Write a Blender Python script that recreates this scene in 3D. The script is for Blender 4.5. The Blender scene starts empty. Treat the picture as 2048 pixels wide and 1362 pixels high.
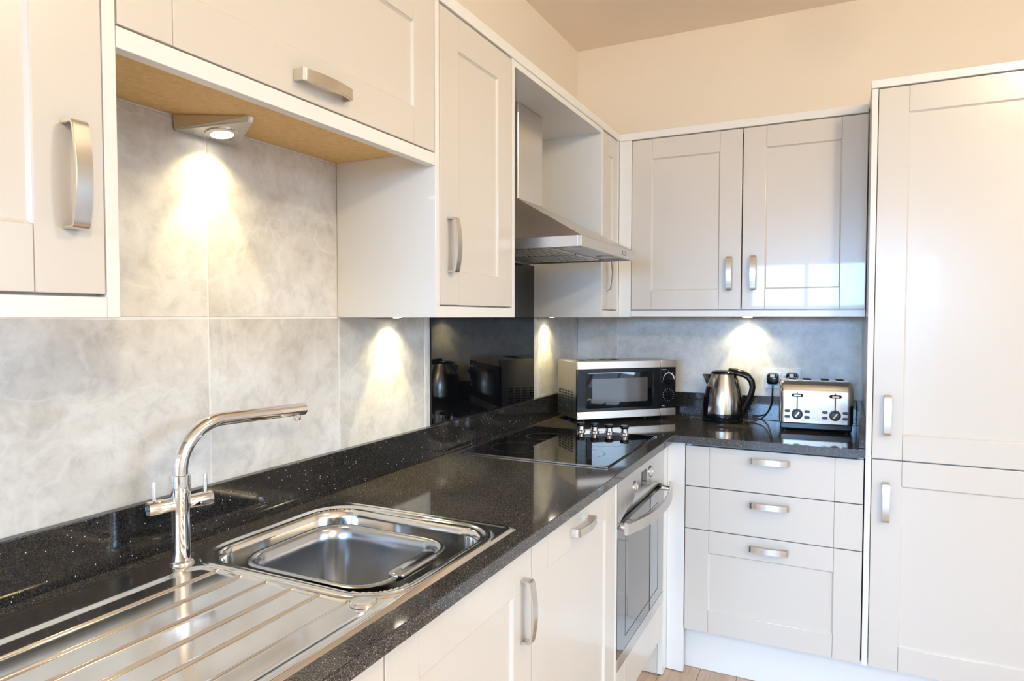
import bpy, bmesh, math, random
from mathutils import Vector, Matrix
random.seed(7)
R = math.radians
sc = bpy.context.scene
COL = sc.collection

# ------------------------------------------------------------------ camera, world, light, exposure
cam_d = bpy.data.cameras.new('camera'); cam = bpy.data.objects.new('camera', cam_d); COL.objects.link(cam)
cam_d.sensor_width = 36.0; cam_d.lens = 1337.6/2048*36.0; cam_d.clip_start = 0.02
def cam_matrix(loc, yaw, pitch, roll):
    fw = Vector((-math.sin(yaw)*math.cos(pitch), math.cos(yaw)*math.cos(pitch), math.sin(pitch)))
    r = Vector((math.cos(yaw), math.sin(yaw), 0)); u = r.cross(fw)
    r2 = r*math.cos(roll)+u*math.sin(roll); u2 = -r*math.sin(roll)+u*math.cos(roll)
    m = Matrix((r2, u2, -fw)).transposed().to_4x4(); m.translation = loc
    return m
cam.matrix_world = cam_matrix(Vector((1.16824, -3.08925, 1.36553)), R(26.314), R(-2.038), R(0.04))
sc.camera = cam
sc.view_settings.view_transform = 'Standard'; sc.view_settings.look = 'None'
sc.view_settings.gamma = 1.0; sc.view_settings.use_curve_mapping = False
sc.view_settings.exposure = -0.04
cy = sc.cycles
cy.use_denoising = True; cy.max_bounces = 10; cy.diffuse_bounces = 6; cy.glossy_bounces = 5
cy.transmission_bounces = 6; cy.transparent_max_bounces = 8
cy.caustics_reflective = False; cy.caustics_refractive = False; cy.sample_clamp_indirect = 4.0
cy.blur_glossy = 0.5

world = bpy.data.worlds.new('world'); sc.world = world; world.use_nodes = True
bg = world.node_tree.nodes['Background']; bg.inputs[0].default_value = (0.55, 0.73, 1.0, 1); bg.inputs[1].default_value = 3.0

def area_light(name, loc, rot, sx, sy, power, color, spread=None, shape='RECTANGLE'):
    d = bpy.data.lights.new(name, 'AREA'); d.shape = shape; d.size = sx; d.size_y = sy
    d.energy = power; d.color = color
    if spread: d.spread = spread
    o = bpy.data.objects.new(name, d); COL.objects.link(o); o.location = loc; o.rotation_euler = rot
    return o
FRONT_Y, RIGHT_X, CEIL = -6.6, 3.4, 2.652
# sky light falling through the glazed doors behind the camera and through the window in the right-hand wall
area_light('sky_front', (1.1, FRONT_Y-3.2, 3.15), (R(68), 0, 0), 6.0, 3.4, 4000, (0.30, 0.58, 1.0))
area_light('sky_right', (RIGHT_X+2.2, -1.75, 2.9), (R(55), 0, R(90)), 4.0, 2.6, 640, (0.52, 0.75, 1.0))
# warm globe ceiling lamps (their fittings are built further down)
LAMPS = [(1.95, -1.95), (2.95, -4.2)]
LAMP_Z = 2.555
for (lx, ly), p in zip(LAMPS, (45, 155)):
    d = bpy.data.lights.new('globe_light', 'POINT'); d.energy = p; d.color = (1.0, 0.86, 0.61); d.shadow_soft_size = 0.08
    o = bpy.data.objects.new('globe_light', d); COL.objects.link(o); o.location = (lx, ly, LAMP_Z)

# ------------------------------------------------------------------ materials
def mat(name, color, rough=0.5, metal=0.0, coat=0.0, spec=0.5, emit=None, es=0, coat_rough=0.03, aniso=0.0):
    m = bpy.data.materials.new(name); m.use_nodes = True
    b = m.node_tree.nodes['Principled BSDF']
    b.inputs['Base Color'].default_value = (*color, 1); b.inputs['Roughness'].default_value = rough
    b.inputs['Metallic'].default_value = metal; b.inputs['Coat Weight'].default_value = coat
    b.inputs['Coat Roughness'].default_value = coat_rough
    b.inputs['Specular IOR Level'].default_value = spec
    if aniso: b.inputs['Anisotropic'].default_value = aniso
    if emit: b.inputs['Emission Color'].default_value = (*emit, 1); b.inputs['Emission Strength'].default_value = es
    return m
def N(m, t, **kw):
    n = m.node_tree.nodes.new(t)
    for k, v in kw.items():
        if k in n.inputs: n.inputs[k].default_value = v
        else: setattr(n, k, v)
    return n
def L(m, a, b): m.node_tree.links.new(a, b)
def ramp(m, fac, stops):
    n = N(m, 'ShaderNodeValToRGB'); e = n.color_ramp.elements
    while len(e) < len(stops): e.new(0.5)
    for i, (p, c) in enumerate(stops): e[i].position = p; e[i].color = (*c, 1)
    L(m, fac, n.inputs[0]); return n
def bsdf(m): return m.node_tree.nodes['Principled BSDF']

CREAM = mat('cream_gloss', (0.655, 0.60, 0.525), 0.26, coat=0.4)
PANEL_LIT = mat('cream_panel_lit', (0.80, 0.775, 0.72), 0.24, coat=0.25)  # same cream as the doors, paled for the brighter light on trims and panels
def soft_paint(name, c, scale=160, amt=0.02):
    m = mat(name, c, 0.85, spec=0.25)
    t = N(m, 'ShaderNodeTexCoord'); n = N(m, 'ShaderNodeTexNoise', Scale=scale, Detail=3.0)
    L(m, t.outputs['Object'], n.inputs['Vector'])
    bp = N(m, 'ShaderNodeBump', Strength=0.08, Distance=0.002); L(m, n.outputs[0], bp.inputs['Height']); L(m, bp.outputs[0], bsdf(m).inputs['Normal'])
    return m
OFFWHITE = soft_paint('offwhite_wall_paint', (0.80, 0.79, 0.765))
WALL = soft_paint('warm_wall_paint', (0.86, 0.765, 0.635))
CEILM = soft_paint('ceiling_paint', (0.90, 0.79, 0.665))

def tile_material():
    m = mat('stone_tile', (0.5, 0.46, 0.42), 0.3, spec=0.45)
    t = N(m, 'ShaderNodeTexCoord'); oi = N(m, 'ShaderNodeObjectInfo')
    add = N(m, 'ShaderNodeVectorMath', operation='MULTIPLY_ADD')
    comb = N(m, 'ShaderNodeCombineXYZ'); 
    for i in range(3): L(m, oi.outputs['Random'], comb.inputs[i])
    L(m, comb.outputs[0], add.inputs[0]); add.inputs[1].default_value = (9, 17, 5); L(m, t.outputs['Object'], add.inputs[2])
    n1 = N(m, 'ShaderNodeTexNoise', Scale=3.0, Detail=9.0, Roughness=0.6, Distortion=0.35)
    n2 = N(m, 'ShaderNodeTexNoise', Scale=22.0, Detail=8.0, Roughness=0.7, Distortion=0.4)
    n3 = N(m, 'ShaderNodeTexNoise', Scale=3.4, Detail=4.0, Roughness=0.5, Distortion=1.2)
    for n in (n1, n2, n3): L(m, add.outputs[0], n.inputs['Vector'])
    r1 = ramp(m, n1.outputs[0], [(0.32, (0.54, 0.50, 0.445)), (0.50, (0.70, 0.665, 0.61)), (0.66, (0.83, 0.80, 0.76))])
    r2 = ramp(m, n2.outputs[0], [(0.28, (0.74, 0.73, 0.71)), (0.5, (1.0, 1.0, 1.0)), (0.72, (1.14, 1.14, 1.15))])
    mx = N(m, 'ShaderNodeMix', data_type='RGBA', blend_type='MULTIPLY'); mx.inputs[0].default_value = 0.8
    L(m, r1.outputs[0], mx.inputs[6]); L(m, r2.outputs[0], mx.inputs[7])
    # thin pale veins where the third noise crosses its middle
    r3 = ramp(m, n3.outputs[0], [(0.478, (0, 0, 0)), (0.5, (1, 1, 1)), (0.518, (0, 0, 0))])
    mul = N(m, 'ShaderNodeMath', operation='MULTIPLY'); L(m, r3.outputs[0], mul.inputs[0]); L(m, n2.outputs[0], mul.inputs[1])
    mul2 = N(m, 'ShaderNodeMath', operation='MULTIPLY'); L(m, mul.outputs[0], mul2.inputs[0]); mul2.inputs[1].default_value = 0.6
    mv = N(m, 'ShaderNodeMix', data_type='RGBA'); L(m, mul2.outputs[0], mv.inputs[0]); L(m, mx.outputs[2], mv.inputs[6]); mv.inputs[7].default_value = (0.84, 0.82, 0.79, 1)
    L(m, mv.outputs[2], bsdf(m).inputs['Base Color'])
    return m
TILE = tile_material()
GROUT = mat('grout', (0.88, 0.86, 0.82), 0.8)

def granite_material(name, g):
    m = mat(name, (0.012, 0.012, 0.014), 0.07, spec=0.5)
    t = N(m, 'ShaderNodeTexCoord')
    v1 = N(m, 'ShaderNodeTexVoronoi', Scale=150.0); v2 = N(m, 'ShaderNodeTexVoronoi', Scale=420.0)
    n = N(m, 'ShaderNodeTexNoise', Scale=520.0, Detail=2.0)
    for k in (v1, v2, n): L(m, t.outputs['Object'], k.inputs['Vector'])
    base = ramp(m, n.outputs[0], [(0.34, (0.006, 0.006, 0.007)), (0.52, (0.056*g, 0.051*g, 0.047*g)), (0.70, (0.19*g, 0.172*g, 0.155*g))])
    def flecks(v, rad, keep):
        d = N(m, 'ShaderNodeMath', operation='LESS_THAN'); L(m, v.outputs['Distance'], d.inputs[0]); d.inputs[1].default_value = rad
        s = N(m, 'ShaderNodeSeparateColor'); L(m, v.outputs['Color'], s.inputs[0])
        g = N(m, 'ShaderNodeMath', operation='GREATER_THAN'); L(m, s.outputs[0], g.inputs[0]); g.inputs[1].default_value = keep
        p = N(m, 'ShaderNodeMath', operation='MULTIPLY'); L(m, d.outputs[0], p.inputs[0]); L(m, g.outputs[0], p.inputs[1]); return p
    f1 = flecks(v1, 0.13, 0.955); f2 = flecks(v2, 0.26, 0.965)
    a = N(m, 'ShaderNodeMix', data_type='RGBA'); L(m, f1.outputs[0], a.inputs[0]); L(m, base.outputs[0], a.inputs[6]); a.inputs[7].default_value = (0.85, 0.87, 0.9, 1)
    b = N(m, 'ShaderNodeMix', data_type='RGBA'); L(m, f2.outputs[0], b.inputs[0]); L(m, a.outputs[2], b.inputs[6]); b.inputs[7].default_value = (0.5, 0.48, 0.45, 1)
    L(m, b.outputs[2], bsdf(m).inputs['Base Color'])
    return m
GRANITE = granite_material('black_sparkle_granite', 1.0)
GRANITE_SHADED = granite_material('black_sparkle_granite_shaded', 0.35)  # same stone, grain darkened for the weaker light on upright faces

def brushed(name, color, rough, stretch, axis=0, strength=0.05):
    m = mat(name, color, rough, metal=1.0)
    t = N(m, 'ShaderNodeTexCoord'); mp = N(m, 'ShaderNodeMapping')
    s = [500, 500, 500]; s[axis] = stretch; mp.inputs['Scale'].default_value = s
    n = N(m, 'ShaderNodeTexNoise', Scale=1.0, Detail=3.0)
    L(m, t.outputs['Object'], mp.inputs[0]); L(m, mp.outputs[0], n.inputs['Vector'])
    mr = N(m, 'ShaderNodeMapRange'); mr.inputs[3].default_value = rough*0.75; mr.inputs[4].default_value = rough*1.3
    L(m, n.outputs[0], mr.inputs[0]); L(m, mr.outputs[0], bsdf(m).inputs['Roughness'])
    bp = N(m, 'ShaderNodeBump', Strength=strength, Distance=0.001); L(m, n.outputs[0], bp.inputs['Height']); L(m, bp.outputs[0], bsdf(m).inputs['Normal'])
    return m
STEEL = brushed('brushed_steel', (0.66, 0.63, 0.59), 0.30, 6, 1)
STEEL_V = brushed('brushed_steel_upright', (0.66, 0.63, 0.59), 0.24, 6, 2)
SINK = brushed('satin_sink_steel', (0.80, 0.785, 0.76), 0.13, 20, 1, 0.015)
BOWL = brushed('satin_bowl_steel', (0.50, 0.52, 0.56), 0.20, 20, 2, 0.02)  # faint blue of the daylight is put into the steel colour
NICKEL = mat('satin_nickel', (0.70, 0.66, 0.60), 0.20, metal=1.0)
CHROME = mat('chrome', (0.86, 0.86, 0.87), 0.04, metal=1.0)
BLACKGLASS = mat('black_glass', (0.004, 0.004, 0.005), 0.025, spec=0.5)
OVENGLASS = mat('dark_mirror_glass', (0.01, 0.011, 0.014), 0.02, spec=1.0, coat=1.0)
BLACKPL = mat('black_plastic', (0.008, 0.008, 0.010), 0.16, spec=0.35)
DARKGREY = mat('dark_grey_plastic', (0.05, 0.055, 0.065), 0.35)
WHITEPL = mat('white_plastic', (0.86, 0.86, 0.85), 0.3)
SHADOWGAP = mat('dark_void', (0.01, 0.01, 0.01), 0.9)
BOARD = None
def board_material():
    m = mat('tan_board', (0.6, 0.38, 0.15), 0.6)
    t = N(m, 'ShaderNodeTexCoord'); n = N(m, 'ShaderNodeTexNoise', Scale=70.0, Detail=6.0, Roughness=0.7)
    L(m, t.outputs['Object'], n.inputs['Vector'])
    r = ramp(m, n.outputs[0], [(0.3, (0.68, 0.43, 0.16)), (0.7, (0.86, 0.58, 0.25))]); L(m, r.outputs[0], bsdf(m).inputs['Base Color']); return m
BOARD = board_material()
def wood_material():
    m = mat('oak_floor', (0.5, 0.36, 0.25), 0.35)
    t = N(m, 'ShaderNodeTexCoord'); oi = N(m, 'ShaderNodeObjectInfo')
    mp = N(m, 'ShaderNodeMapping'); mp.inputs['Scale'].default_value = (14, 1.2, 1)
    comb = N(m, 'ShaderNodeCombineXYZ'); L(m, oi.outputs['Random'], comb.inputs[1]); 
    ad = N(m, 'ShaderNodeVectorMath', operation='MULTIPLY_ADD'); L(m, comb.outputs[0], ad.inputs[0]); ad.inputs[1].default_value = (0, 30, 0); L(m, t.outputs['Object'], ad.inputs[2])
    L(m, ad.outputs[0], mp.inputs[0])
    n = N(m, 'ShaderNodeTexNoise', Scale=3.0, Detail=8.0, Roughness=0.6, Distortion=0.5); L(m, mp.outputs[0], n.inputs['Vector'])
    r = ramp(m, n.outputs[0], [(0.3, (0.40, 0.26, 0.165)), (0.7, (0.62, 0.45, 0.32))]); L(m, r.outputs[0], bsdf(m).inputs['Base Color']); return m
WOOD = wood_material()
LENS = mat('lit_lens', (1, 1, 1), 0.3, emit=(1.0, 0.93, 0.74), es=14)
GLOBE = bpy.data.materials.new('opal_globe'); GLOBE.use_nodes = True
def _globe(m):
    nt = m.node_tree; nt.nodes.clear(); o = N(m, 'ShaderNodeOutputMaterial'); mx = N(m, 'ShaderNodeMixShader'); tr = N(m, 'ShaderNodeBsdfTransparent'); e = N(m, 'ShaderNodeEmission')
    e.inputs[0].default_value = (1.0, 0.86, 0.66, 1); e.inputs[1].default_value = 2.5; mx.inputs[0].default_value = 0.3
    L(m, tr.outputs[0], mx.inputs[1]); L(m, e.outputs[0], mx.inputs[2]); L(m, mx.outputs[0], o.inputs[0])
_globe(GLOBE)
MARK = mat('pale_print', (0.75, 0.75, 0.75), 0.4)
DARKMARK = mat('dark_print', (0.05, 0.045, 0.04), 0.4)
CURTAIN = bpy.data.materials.new('sheer_curtain'); CURTAIN.use_nodes = True
def _sheer(m):
    nt = m.node_tree; nt.nodes.clear(); o = N(m, 'ShaderNodeOutputMaterial'); mx = N(m, 'ShaderNodeMixShader'); d = N(m, 'ShaderNodeBsdfDiffuse'); t = N(m, 'ShaderNodeBsdfTranslucent')
    d.inputs[0].default_value = (0.85, 0.85, 0.86, 1); t.inputs[0].default_value = (0.85, 0.86, 0.9, 1); mx.inputs[0].default_value = 0.6
    L(m, d.outputs[0], mx.inputs[1]); L(m, t.outputs[0], mx.inputs[2]); L(m, mx.outputs[0], o.inputs[0])
_sheer(CURTAIN)
def pane_material():
    m = bpy.data.materials.new('window_pane'); m.use_nodes = True; nt = m.node_tree; nt.nodes.clear()
    o = N(m, 'ShaderNodeOutputMaterial'); mx = N(m, 'ShaderNodeMixShader'); tr = N(m, 'ShaderNodeBsdfTransparent'); g = N(m, 'ShaderNodeBsdfGlossy'); g.inputs['Roughness'].default_value = 0.01
    f = N(m, 'ShaderNodeFresnel'); f.inputs[0].default_value = 1.45
    L(m, f.outputs[0], mx.inputs[0]); L(m, tr.outputs[0], mx.inputs[1]); L(m, g.outputs[0], mx.inputs[2]); L(m, mx.outputs[0], o.inputs[0]); return m
PANE = pane_material()

# ------------------------------------------------------------------ mesh helpers
def box(bm, x0, x1, y0, y1, z0, z1, bev=0.0, seg=1):
    g = bmesh.new()
    vs = [g.verts.new((x, y, z)) for x in (x0, x1) for y in (y0, y1) for z in (z0, z1)]
    for f in ((0,1,3,2),(4,6,7,5),(0,4,5,1),(2,3,7,6),(0,2,6,4),(1,5,7,3)): g.faces.new([vs[i] for i in f])
    bmesh.ops.recalc_face_normals(g, faces=g.faces)
    if bev: bmesh.ops.bevel(g, geom=list(g.edges), offset=bev, segments=seg, profile=0.5, affect='EDGES')
    merge(bm, g)
def merge(bm, g, M=None):
    if M is not None: bmesh.ops.transform(g, matrix=M, verts=g.verts)
    me = bpy.data.meshes.new('tmp'); g.to_mesh(me); g.free(); bm.from_mesh(me); bpy.data.meshes.remove(me)
def lathe(bm, prof, n=32, center=(0, 0, 0), M=None, cap=True):
    g = bmesh.new(); rings = []
    for r, z in prof:
        rings.append([g.verts.new((r*math.cos(2*math.pi*i/n), r*math.sin(2*math.pi*i/n), z)) for i in range(n)])
    for a, b in zip(rings, rings[1:]):
        for i in range(n): g.faces.new((a[i], a[(i+1) % n], b[(i+1) % n], b[i]))
    if cap: g.faces.new(rings[0][::-1]); g.faces.new(rings[-1])
    bmesh.ops.recalc_face_normals(g, faces=g.faces)
    T = Matrix.Translation(center)
    merge(bm, g, T @ M if M is not None else T)
def loft(bm, loops, cap0=False, cap1=False, closed=True, M=None):
    g = bmesh.new(); rs = [[g.verts.new(p) for p in lp] for lp in loops]; n = len(rs[0])
    for a, b in zip(rs, rs[1:]):
        for i in range(n if closed else n-1): g.faces.new((a[i], a[(i+1) % n], b[(i+1) % n], b[i]))
    if cap0: g.faces.new(rs[0][::-1])
    if cap1: g.faces.new(rs[-1])
    bmesh.ops.recalc_face_normals(g, faces=g.faces); merge(bm, g, M)
def tube(bm, pts, rad, n=14, cap=True):
    pts = [Vector(p) for p in pts]; loops = []; up = None
    for i, p in enumerate(pts):
        t = (pts[min(i+1, len(pts)-1)]-pts[max(i-1, 0)]).normalized()
        if up is None: up = t.orthogonal().normalized()
        up = (up-t*up.dot(t)).normalized(); s = t.cross(up)
        r = rad[i] if isinstance(rad, (list, tuple)) else rad
        if isinstance(r, tuple): ra, rb = r
        else: ra = rb = r
        loops.append([p+up*ra*math.cos(2*math.pi*k/n)+s*rb*math.sin(2*math.pi*k/n) for k in range(n)])
    loft(bm, loops, cap, cap)
def rrect(cx, cy, hx, hy, r, z, n=8):
    r = min(r, hx-1e-4, hy-1e-4); out = []
    for k, (sx, sy) in enumerate(((1, 1), (-1, 1), (-1, -1), (1, -1))):
        for i in range(n+1):
            a = math.pi/2*k+math.pi/2*i/n
            out.append(Vector((cx+sx*(hx-r)+r*math.cos(a), cy+sy*(hy-r)+r*math.sin(a), z)))
    return out
def prism(bm, poly, z0, z1, M=None, bev=0):
    g = bmesh.new(); a = [g.verts.new((x, y, z0)) for x, y in poly]; b = [g.verts.new((x, y, z1)) for x, y in poly]; n = len(poly)
    g.faces.new(a[::-1]); g.faces.new(b)
    for i in range(n): g.faces.new((a[i], a[(i+1) % n], b[(i+1) % n], b[i]))
    bmesh.ops.recalc_face_normals(g, faces=g.faces)
    if bev: bmesh.ops.bevel(g, geom=list(g.edges), offset=bev, segments=2, profile=0.5, affect='EDGES')
    merge(bm, g, M)
def mesh_of(name, bm, m, smooth=None):
    me = bpy.data.meshes.new(name); bm.to_mesh(me); bm.free()
    me.materials.append(m)
    if smooth is not None:
        me.polygons.foreach_set('use_smooth', [True]*len(me.polygons))
        me.set_sharp_from_angle(angle=R(smooth))
    return me
def obj(name, bm, m, parent=None, smooth=None):
    me = mesh_of(name, bm, m, smooth) if isinstance(bm, bmesh.types.BMesh) else bm
    o = bpy.data.objects.new(name, me); COL.objects.link(o)
    if parent is not None: o.parent = parent
    return o
def B(*boxes, bev=0.0, seg=1):
    bm = bmesh.new()
    for b in boxes: box(bm, *b, bev=bev, seg=seg)
    return bm
def tag(o, label, cat, group=None):
    o['label'] = label; o['category'] = cat
    if group: o['group'] = group
    return o
def thing(name, label, cat, loc=(0, 0, 0), rotz=0.0, group=None):
    o = bpy.data.objects.new(name, None); COL.objects.link(o); o.location = loc; o.rotation_euler = (0, 0, rotz); o.empty_display_size = 0.05
    return tag(o, label, cat, group)
def struct(name, bm, m, parent=None, smooth=None):
    o = obj(name, bm, m, parent, smooth)
    if parent is None: o['kind'] = 'structure'
    return o
def text(name, s, size, m, parent, loc, rot, depth=0.0004):
    cu = bpy.data.curves.new(name, 'FONT'); cu.body = s; cu.size = size; cu.extrude = depth; cu.align_x = 'CENTER'; cu.align_y = 'CENTER'; cu.resolution_u = 2
    t = bpy.data.objects.new(name, cu); COL.objects.link(t)
    bpy.context.view_layer.update()
    me = bpy.data.meshes.new_from_object(t.evaluated_get(bpy.context.evaluated_depsgraph_get()))
    bpy.data.objects.remove(t); bpy.data.curves.remove(cu)
    me.materials.clear(); me.materials.append(m)
    o = bpy.data.objects.new(name, me); COL.objects.link(o); o.parent = parent; o.location = loc; o.rotation_euler = rot
    return o

# ------------------------------------------------------------------ key heights and lines (metres)
ZK, ZKB, ZS = 0.9188, 0.8913, 1.0205       # worktop top, worktop underside, upstand top
ZB, ZP1 = 1.3635, 1.391                    # bottom and top of light pelmets
ZD0, ZD1 = 1.3945, 2.1075                  # wall-cabinet doors
ZT0, ZT1 = 2.112, 2.143                    # cornice
XU = 0.30                                  # front of the wall cabinets on the left run, back run at y = -XU
Y1, YA, YB, YP = -2.517, -1.7425, -1.315, -0.529
XB, XC = 0.5745, 0.6025                    # base fronts / worktop edge, left run
YBK, YC = -0.539, -0.567                   # base fronts / worktop edge, back run
XT = 1.2438                                # left side of the tall cabinet

# ------------------------------------------------------------------ room shell
struct('floor', B((-0.2, RIGHT_X+0.2, FRONT_Y-0.2, 0.2, -0.12, -0.006)), SHADOWGAP)
fl = bpy.data.objects['floor']
bw = 0.135; x = 0.02; k = 0
while x < RIGHT_X-0.01:
    y = -6.6+random.uniform(0, 1.2); edges = [-6.6]
    while y < -0.02: edges.append(y); y += random.uniform(1.1, 1.5)
    edges.append(0.0)
    for a, b in zip(edges, edges[1:]):
        if b-a > 0.05:
            obj('floorboard', B((x+0.0008, min(x+bw, RIGHT_X)-0.0008, a+0.0008, b-0.0008, -0.006, 0.0), bev=0.001), WOOD, fl)
    x += bw
WT = -0.009
wl = struct('wall_left', B((-0.2, WT, FRONT_Y-0.2, 0.2, 0, CEIL+0.1)), WALL)
wb = struct('wall_back', B((WT, RIGHT_X+0.2, 0.009, 0.2, 0, CEIL+0.1)), WALL)
struct('ceiling', B((WT, RIGHT_X, FRONT_Y, 0.009, CEIL, CEIL+0.1)), CEILM)
# grout beds behind the tiles
obj('grout_bed', B((WT, -0.0015, -3.4, 0.0, 0.90, 1.7585)), GROUT, wl)
obj('grout_bed', B((0.0, XT, 0.0015, 0.009, 0.90, 1.45)), GROUT, wb)
J = 0.0018
for z0, z1 in ((0.925, 1.363), (1.363, 1.7545)):
    for y0, y1 in ((-3.321, -2.925), (-2.925, -2.529), (-2.529, -2.133), (-2.133, -1.737), (-1.737, -1.341), (-1.341, -0.9), (-0.9, -0.48), (-0.48, -0.0)):
        obj('tile', B((WT+0.002, 0.0, y0+J, y1-J, z0+J, z1-J), bev=0.001), TILE, wl)
for x0, x1 in ((0.001, 0.2026), (0.2026, 0.8015), (0.8015, XT-0.001)):
    obj('tile', B((x0+J, x1-J, 0.0, 0.007, 0.925, 1.44), bev=0.001), TILE, wb)
# wall behind the camera with glazed doors, and the right-hand wall with a curtained window
DX0, DX1, DZ1 = 0.05, 2.15, 2.08
struct('wall_front', B((WT, DX0, FRONT_Y-0.2, FRONT_Y, 0, CEIL), (DX1, RIGHT_X, FRONT_Y-0.2, FRONT_Y, 0, CEIL), (DX0, DX1, FRONT_Y-0.2, FRONT_Y, DZ1, CEIL)), OFFWHITE)
WY0, WY1, WZ0, WZ1 = -2.65, -0.85, 0.55, 1.95
struct('wall_right', B((RIGHT_X, RIGHT_X+0.2, FRONT_Y-0.2, WY0, 0, CEIL), (RIGHT_X, RIGHT_X+0.2, WY1, 0.2, 0, CEIL), (RIGHT_X, RIGHT_X+0.2, WY0, WY1, 0, WZ0), (RIGHT_X, RIGHT_X+0.2, WY0, WY1, WZ1, CEIL)), OFFWHITE)
fr = bmesh.new()
for a, b in ((DX0, DX0+0.06), (DX1-0.06, DX1), (0.72, 0.78), (1.42, 1.48)): box(fr, a, b, FRONT_Y-0.12, FRONT_Y-0.06, 0.0, DZ1, 0.003)
for a, b in ((0.0, 0.10), (DZ1-0.06, DZ1)): box(fr, DX0, DX1, FRONT_Y-0.12, FRONT_Y-0.06, a, b, 0.003)
w1 = struct('window_1', fr, WHITEPL)
for a, b in ((DX0+0.06, 0.72), (0.78, 1.42), (1.48, DX1-0.06)):
    obj('pane', B((a, b, FRONT_Y-0.094, FRONT_Y-0.088, 0.10, DZ1-0.06)), PANE, w1)
fr = bmesh.new()
for a, b in ((WY0, WY0+0.05), (WY1-0.05, WY1), (-1.775, -1.725)): box(fr, RIGHT_X+0.06, RIGHT_X+0.12, a, b, WZ0, WZ1, 0.003)
for a, b in ((WZ0, WZ0+0.05), (WZ1-0.05, WZ1)): box(fr, RIGHT_X+0.06, RIGHT_X+0.12, WY0, WY1, a, b, 0.003)
w2 = struct('window_2', fr, WHITEPL)
for a, b in ((WY0+0.05, -1.775), (-1.725, WY1-0.05)):
    obj('pane', B((RIGHT_X+0.087, RIGHT_X+0.093, a, b, WZ0+0.05, WZ1-0.05)), PANE, w2)
def curtain(name, y0, y1, z0, z1, label):
    pts = []; n = 48
    for i in range(n+1):
        y = y0+(y1-y0)*i/n; pts.append((RIGHT_X-0.05+0.018*math.sin(i*2*math.pi/6), y))
    bm = bmesh.new()
    loft(bm, [[Vector((px, py, z0)) for px, py in pts]+[Vector((px+0.004, py, z0)) for px, py in pts[::-1]],
              [Vector((px, py, z1)) for px, py in pts]+[Vector((px+0.004, py, z1)) for px, py in pts[::-1]]], True, True)
    tag(obj(name, bm, CURTAIN, smooth=60), label, 'curtain')
curtain('curtain', -1.28, -0.80, 0.45, 2.05, 'white pleated curtain drawn to one side of the right-hand window')
for i, (lx, ly) in enumerate(LAMPS):
    t = thing('ceiling_lamp', ['small opal globe ceiling lamp nearest the kitchen worktop', 'small opal globe ceiling lamp nearer the glazed doors'][i], 'lamp', (lx, ly, LAMP_Z), group='globe ceiling lamps')
    bm = bmesh.new(); lathe(bm, [(0.0005, CEIL-LAMP_Z), (0.05, CEIL-LAMP_Z), (0.05, CEIL-LAMP_Z-0.012), (0.035, CEIL-LAMP_Z-0.015), (0.035, 0.068)], 24, cap=False); obj('stem', bm, NICKEL, t, 40)
    bm = bmesh.new(); lathe(bm, [(0.075*math.sin(R(a)), -0.075*math.cos(R(a))) for a in range(1, 160, 8)], 32, cap=False); obj('globe', bm, GLOBE, t, 60)

# ------------------------------------------------------------------ handles and fronts
def handle_mesh():
    """bow handle: flat strap 134 long (local x), feet at y = 0, bows out towards -y"""
    half, out = 0.067, 0.027
    outer = [(-half, 0)]; 
    for i in range(5):
        a = math.pi/2*i/4; outer.append((-half+0.011-0.011*math.cos(a), -(out-0.009)-0.007*math.sin(a)))
    for i in range(1, 12):
        s = -1+2*i/12; outer.append(((half-0.011)*s, -(out-0.002)-0.006*(1-s*s)))
    for i in range(4, -1, -1):
        a = math.pi/2*i/4; outer.append((half-0.011+0.011*math.cos(a), -(out-0.009)-0.007*math.sin(a)))
    outer.append((half, 0))
    inner = []
    for i in range(len(outer)):
        p = Vector(outer[i]); a = Vector(outer[max(i-1, 0)]); b = Vector(outer[min(i+1, len(outer)-1)])
        t = (b-a).normalized(); nrm = Vector((-t.y, t.x)); q = p+nrm*0.0045
        if i in (0, len(outer)-1): q.y = 0
        inner.append((q.x, q.y))
    poly = outer+inner[::-1]
    bm = bmesh.new(); n = len(outer)
    w = 0.0105
    for z0, z1 in ((-w, w),):
        lo = [bm.verts.new((x, y, z0)) for x, y in poly]; hi = [bm.verts.new((x, y, z1)) for x, y in poly]; m = len(poly)
        for i in range(m): bm.faces.new((lo[i], lo[(i+1) % m], hi[(i+1) % m], hi[i]))
        for i in range(n-1):
            j, k2 = i, m-1-i
            bm.faces.new((lo[j], lo[j+1], lo[k2-1], lo[k2])); bm.faces.new((hi[j], hi[k2], hi[k2-1], hi[j+1]))
    bmesh.ops.recalc_face_normals(bm, faces=bm.faces)
    eds = [e for e in bm.edges if abs(e.verts[0].co.z-e.verts[1].co.z) < 1e-6 and abs(abs(e.verts[0].co.z)-w) < 1e-6 and len(e.link_faces) == 2 and e.calc_face_angle(0) > 1.0]
    bmesh.ops.bevel(bm, geom=eds, offset=0.0008, segments=2, affect='EDGES')
    return mesh_of('handle', bm, NICKEL, 35)
HANDLE = handle_mesh()
def put_handle(parent, x, z, vertical):
    o = bpy.data.objects.new('handle', HANDLE); COL.objects.link(o); o.parent = parent; o.location = (x, 0, z)
    if vertical: o.rotation_euler = (0, R(90), 0)
    return o
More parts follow.
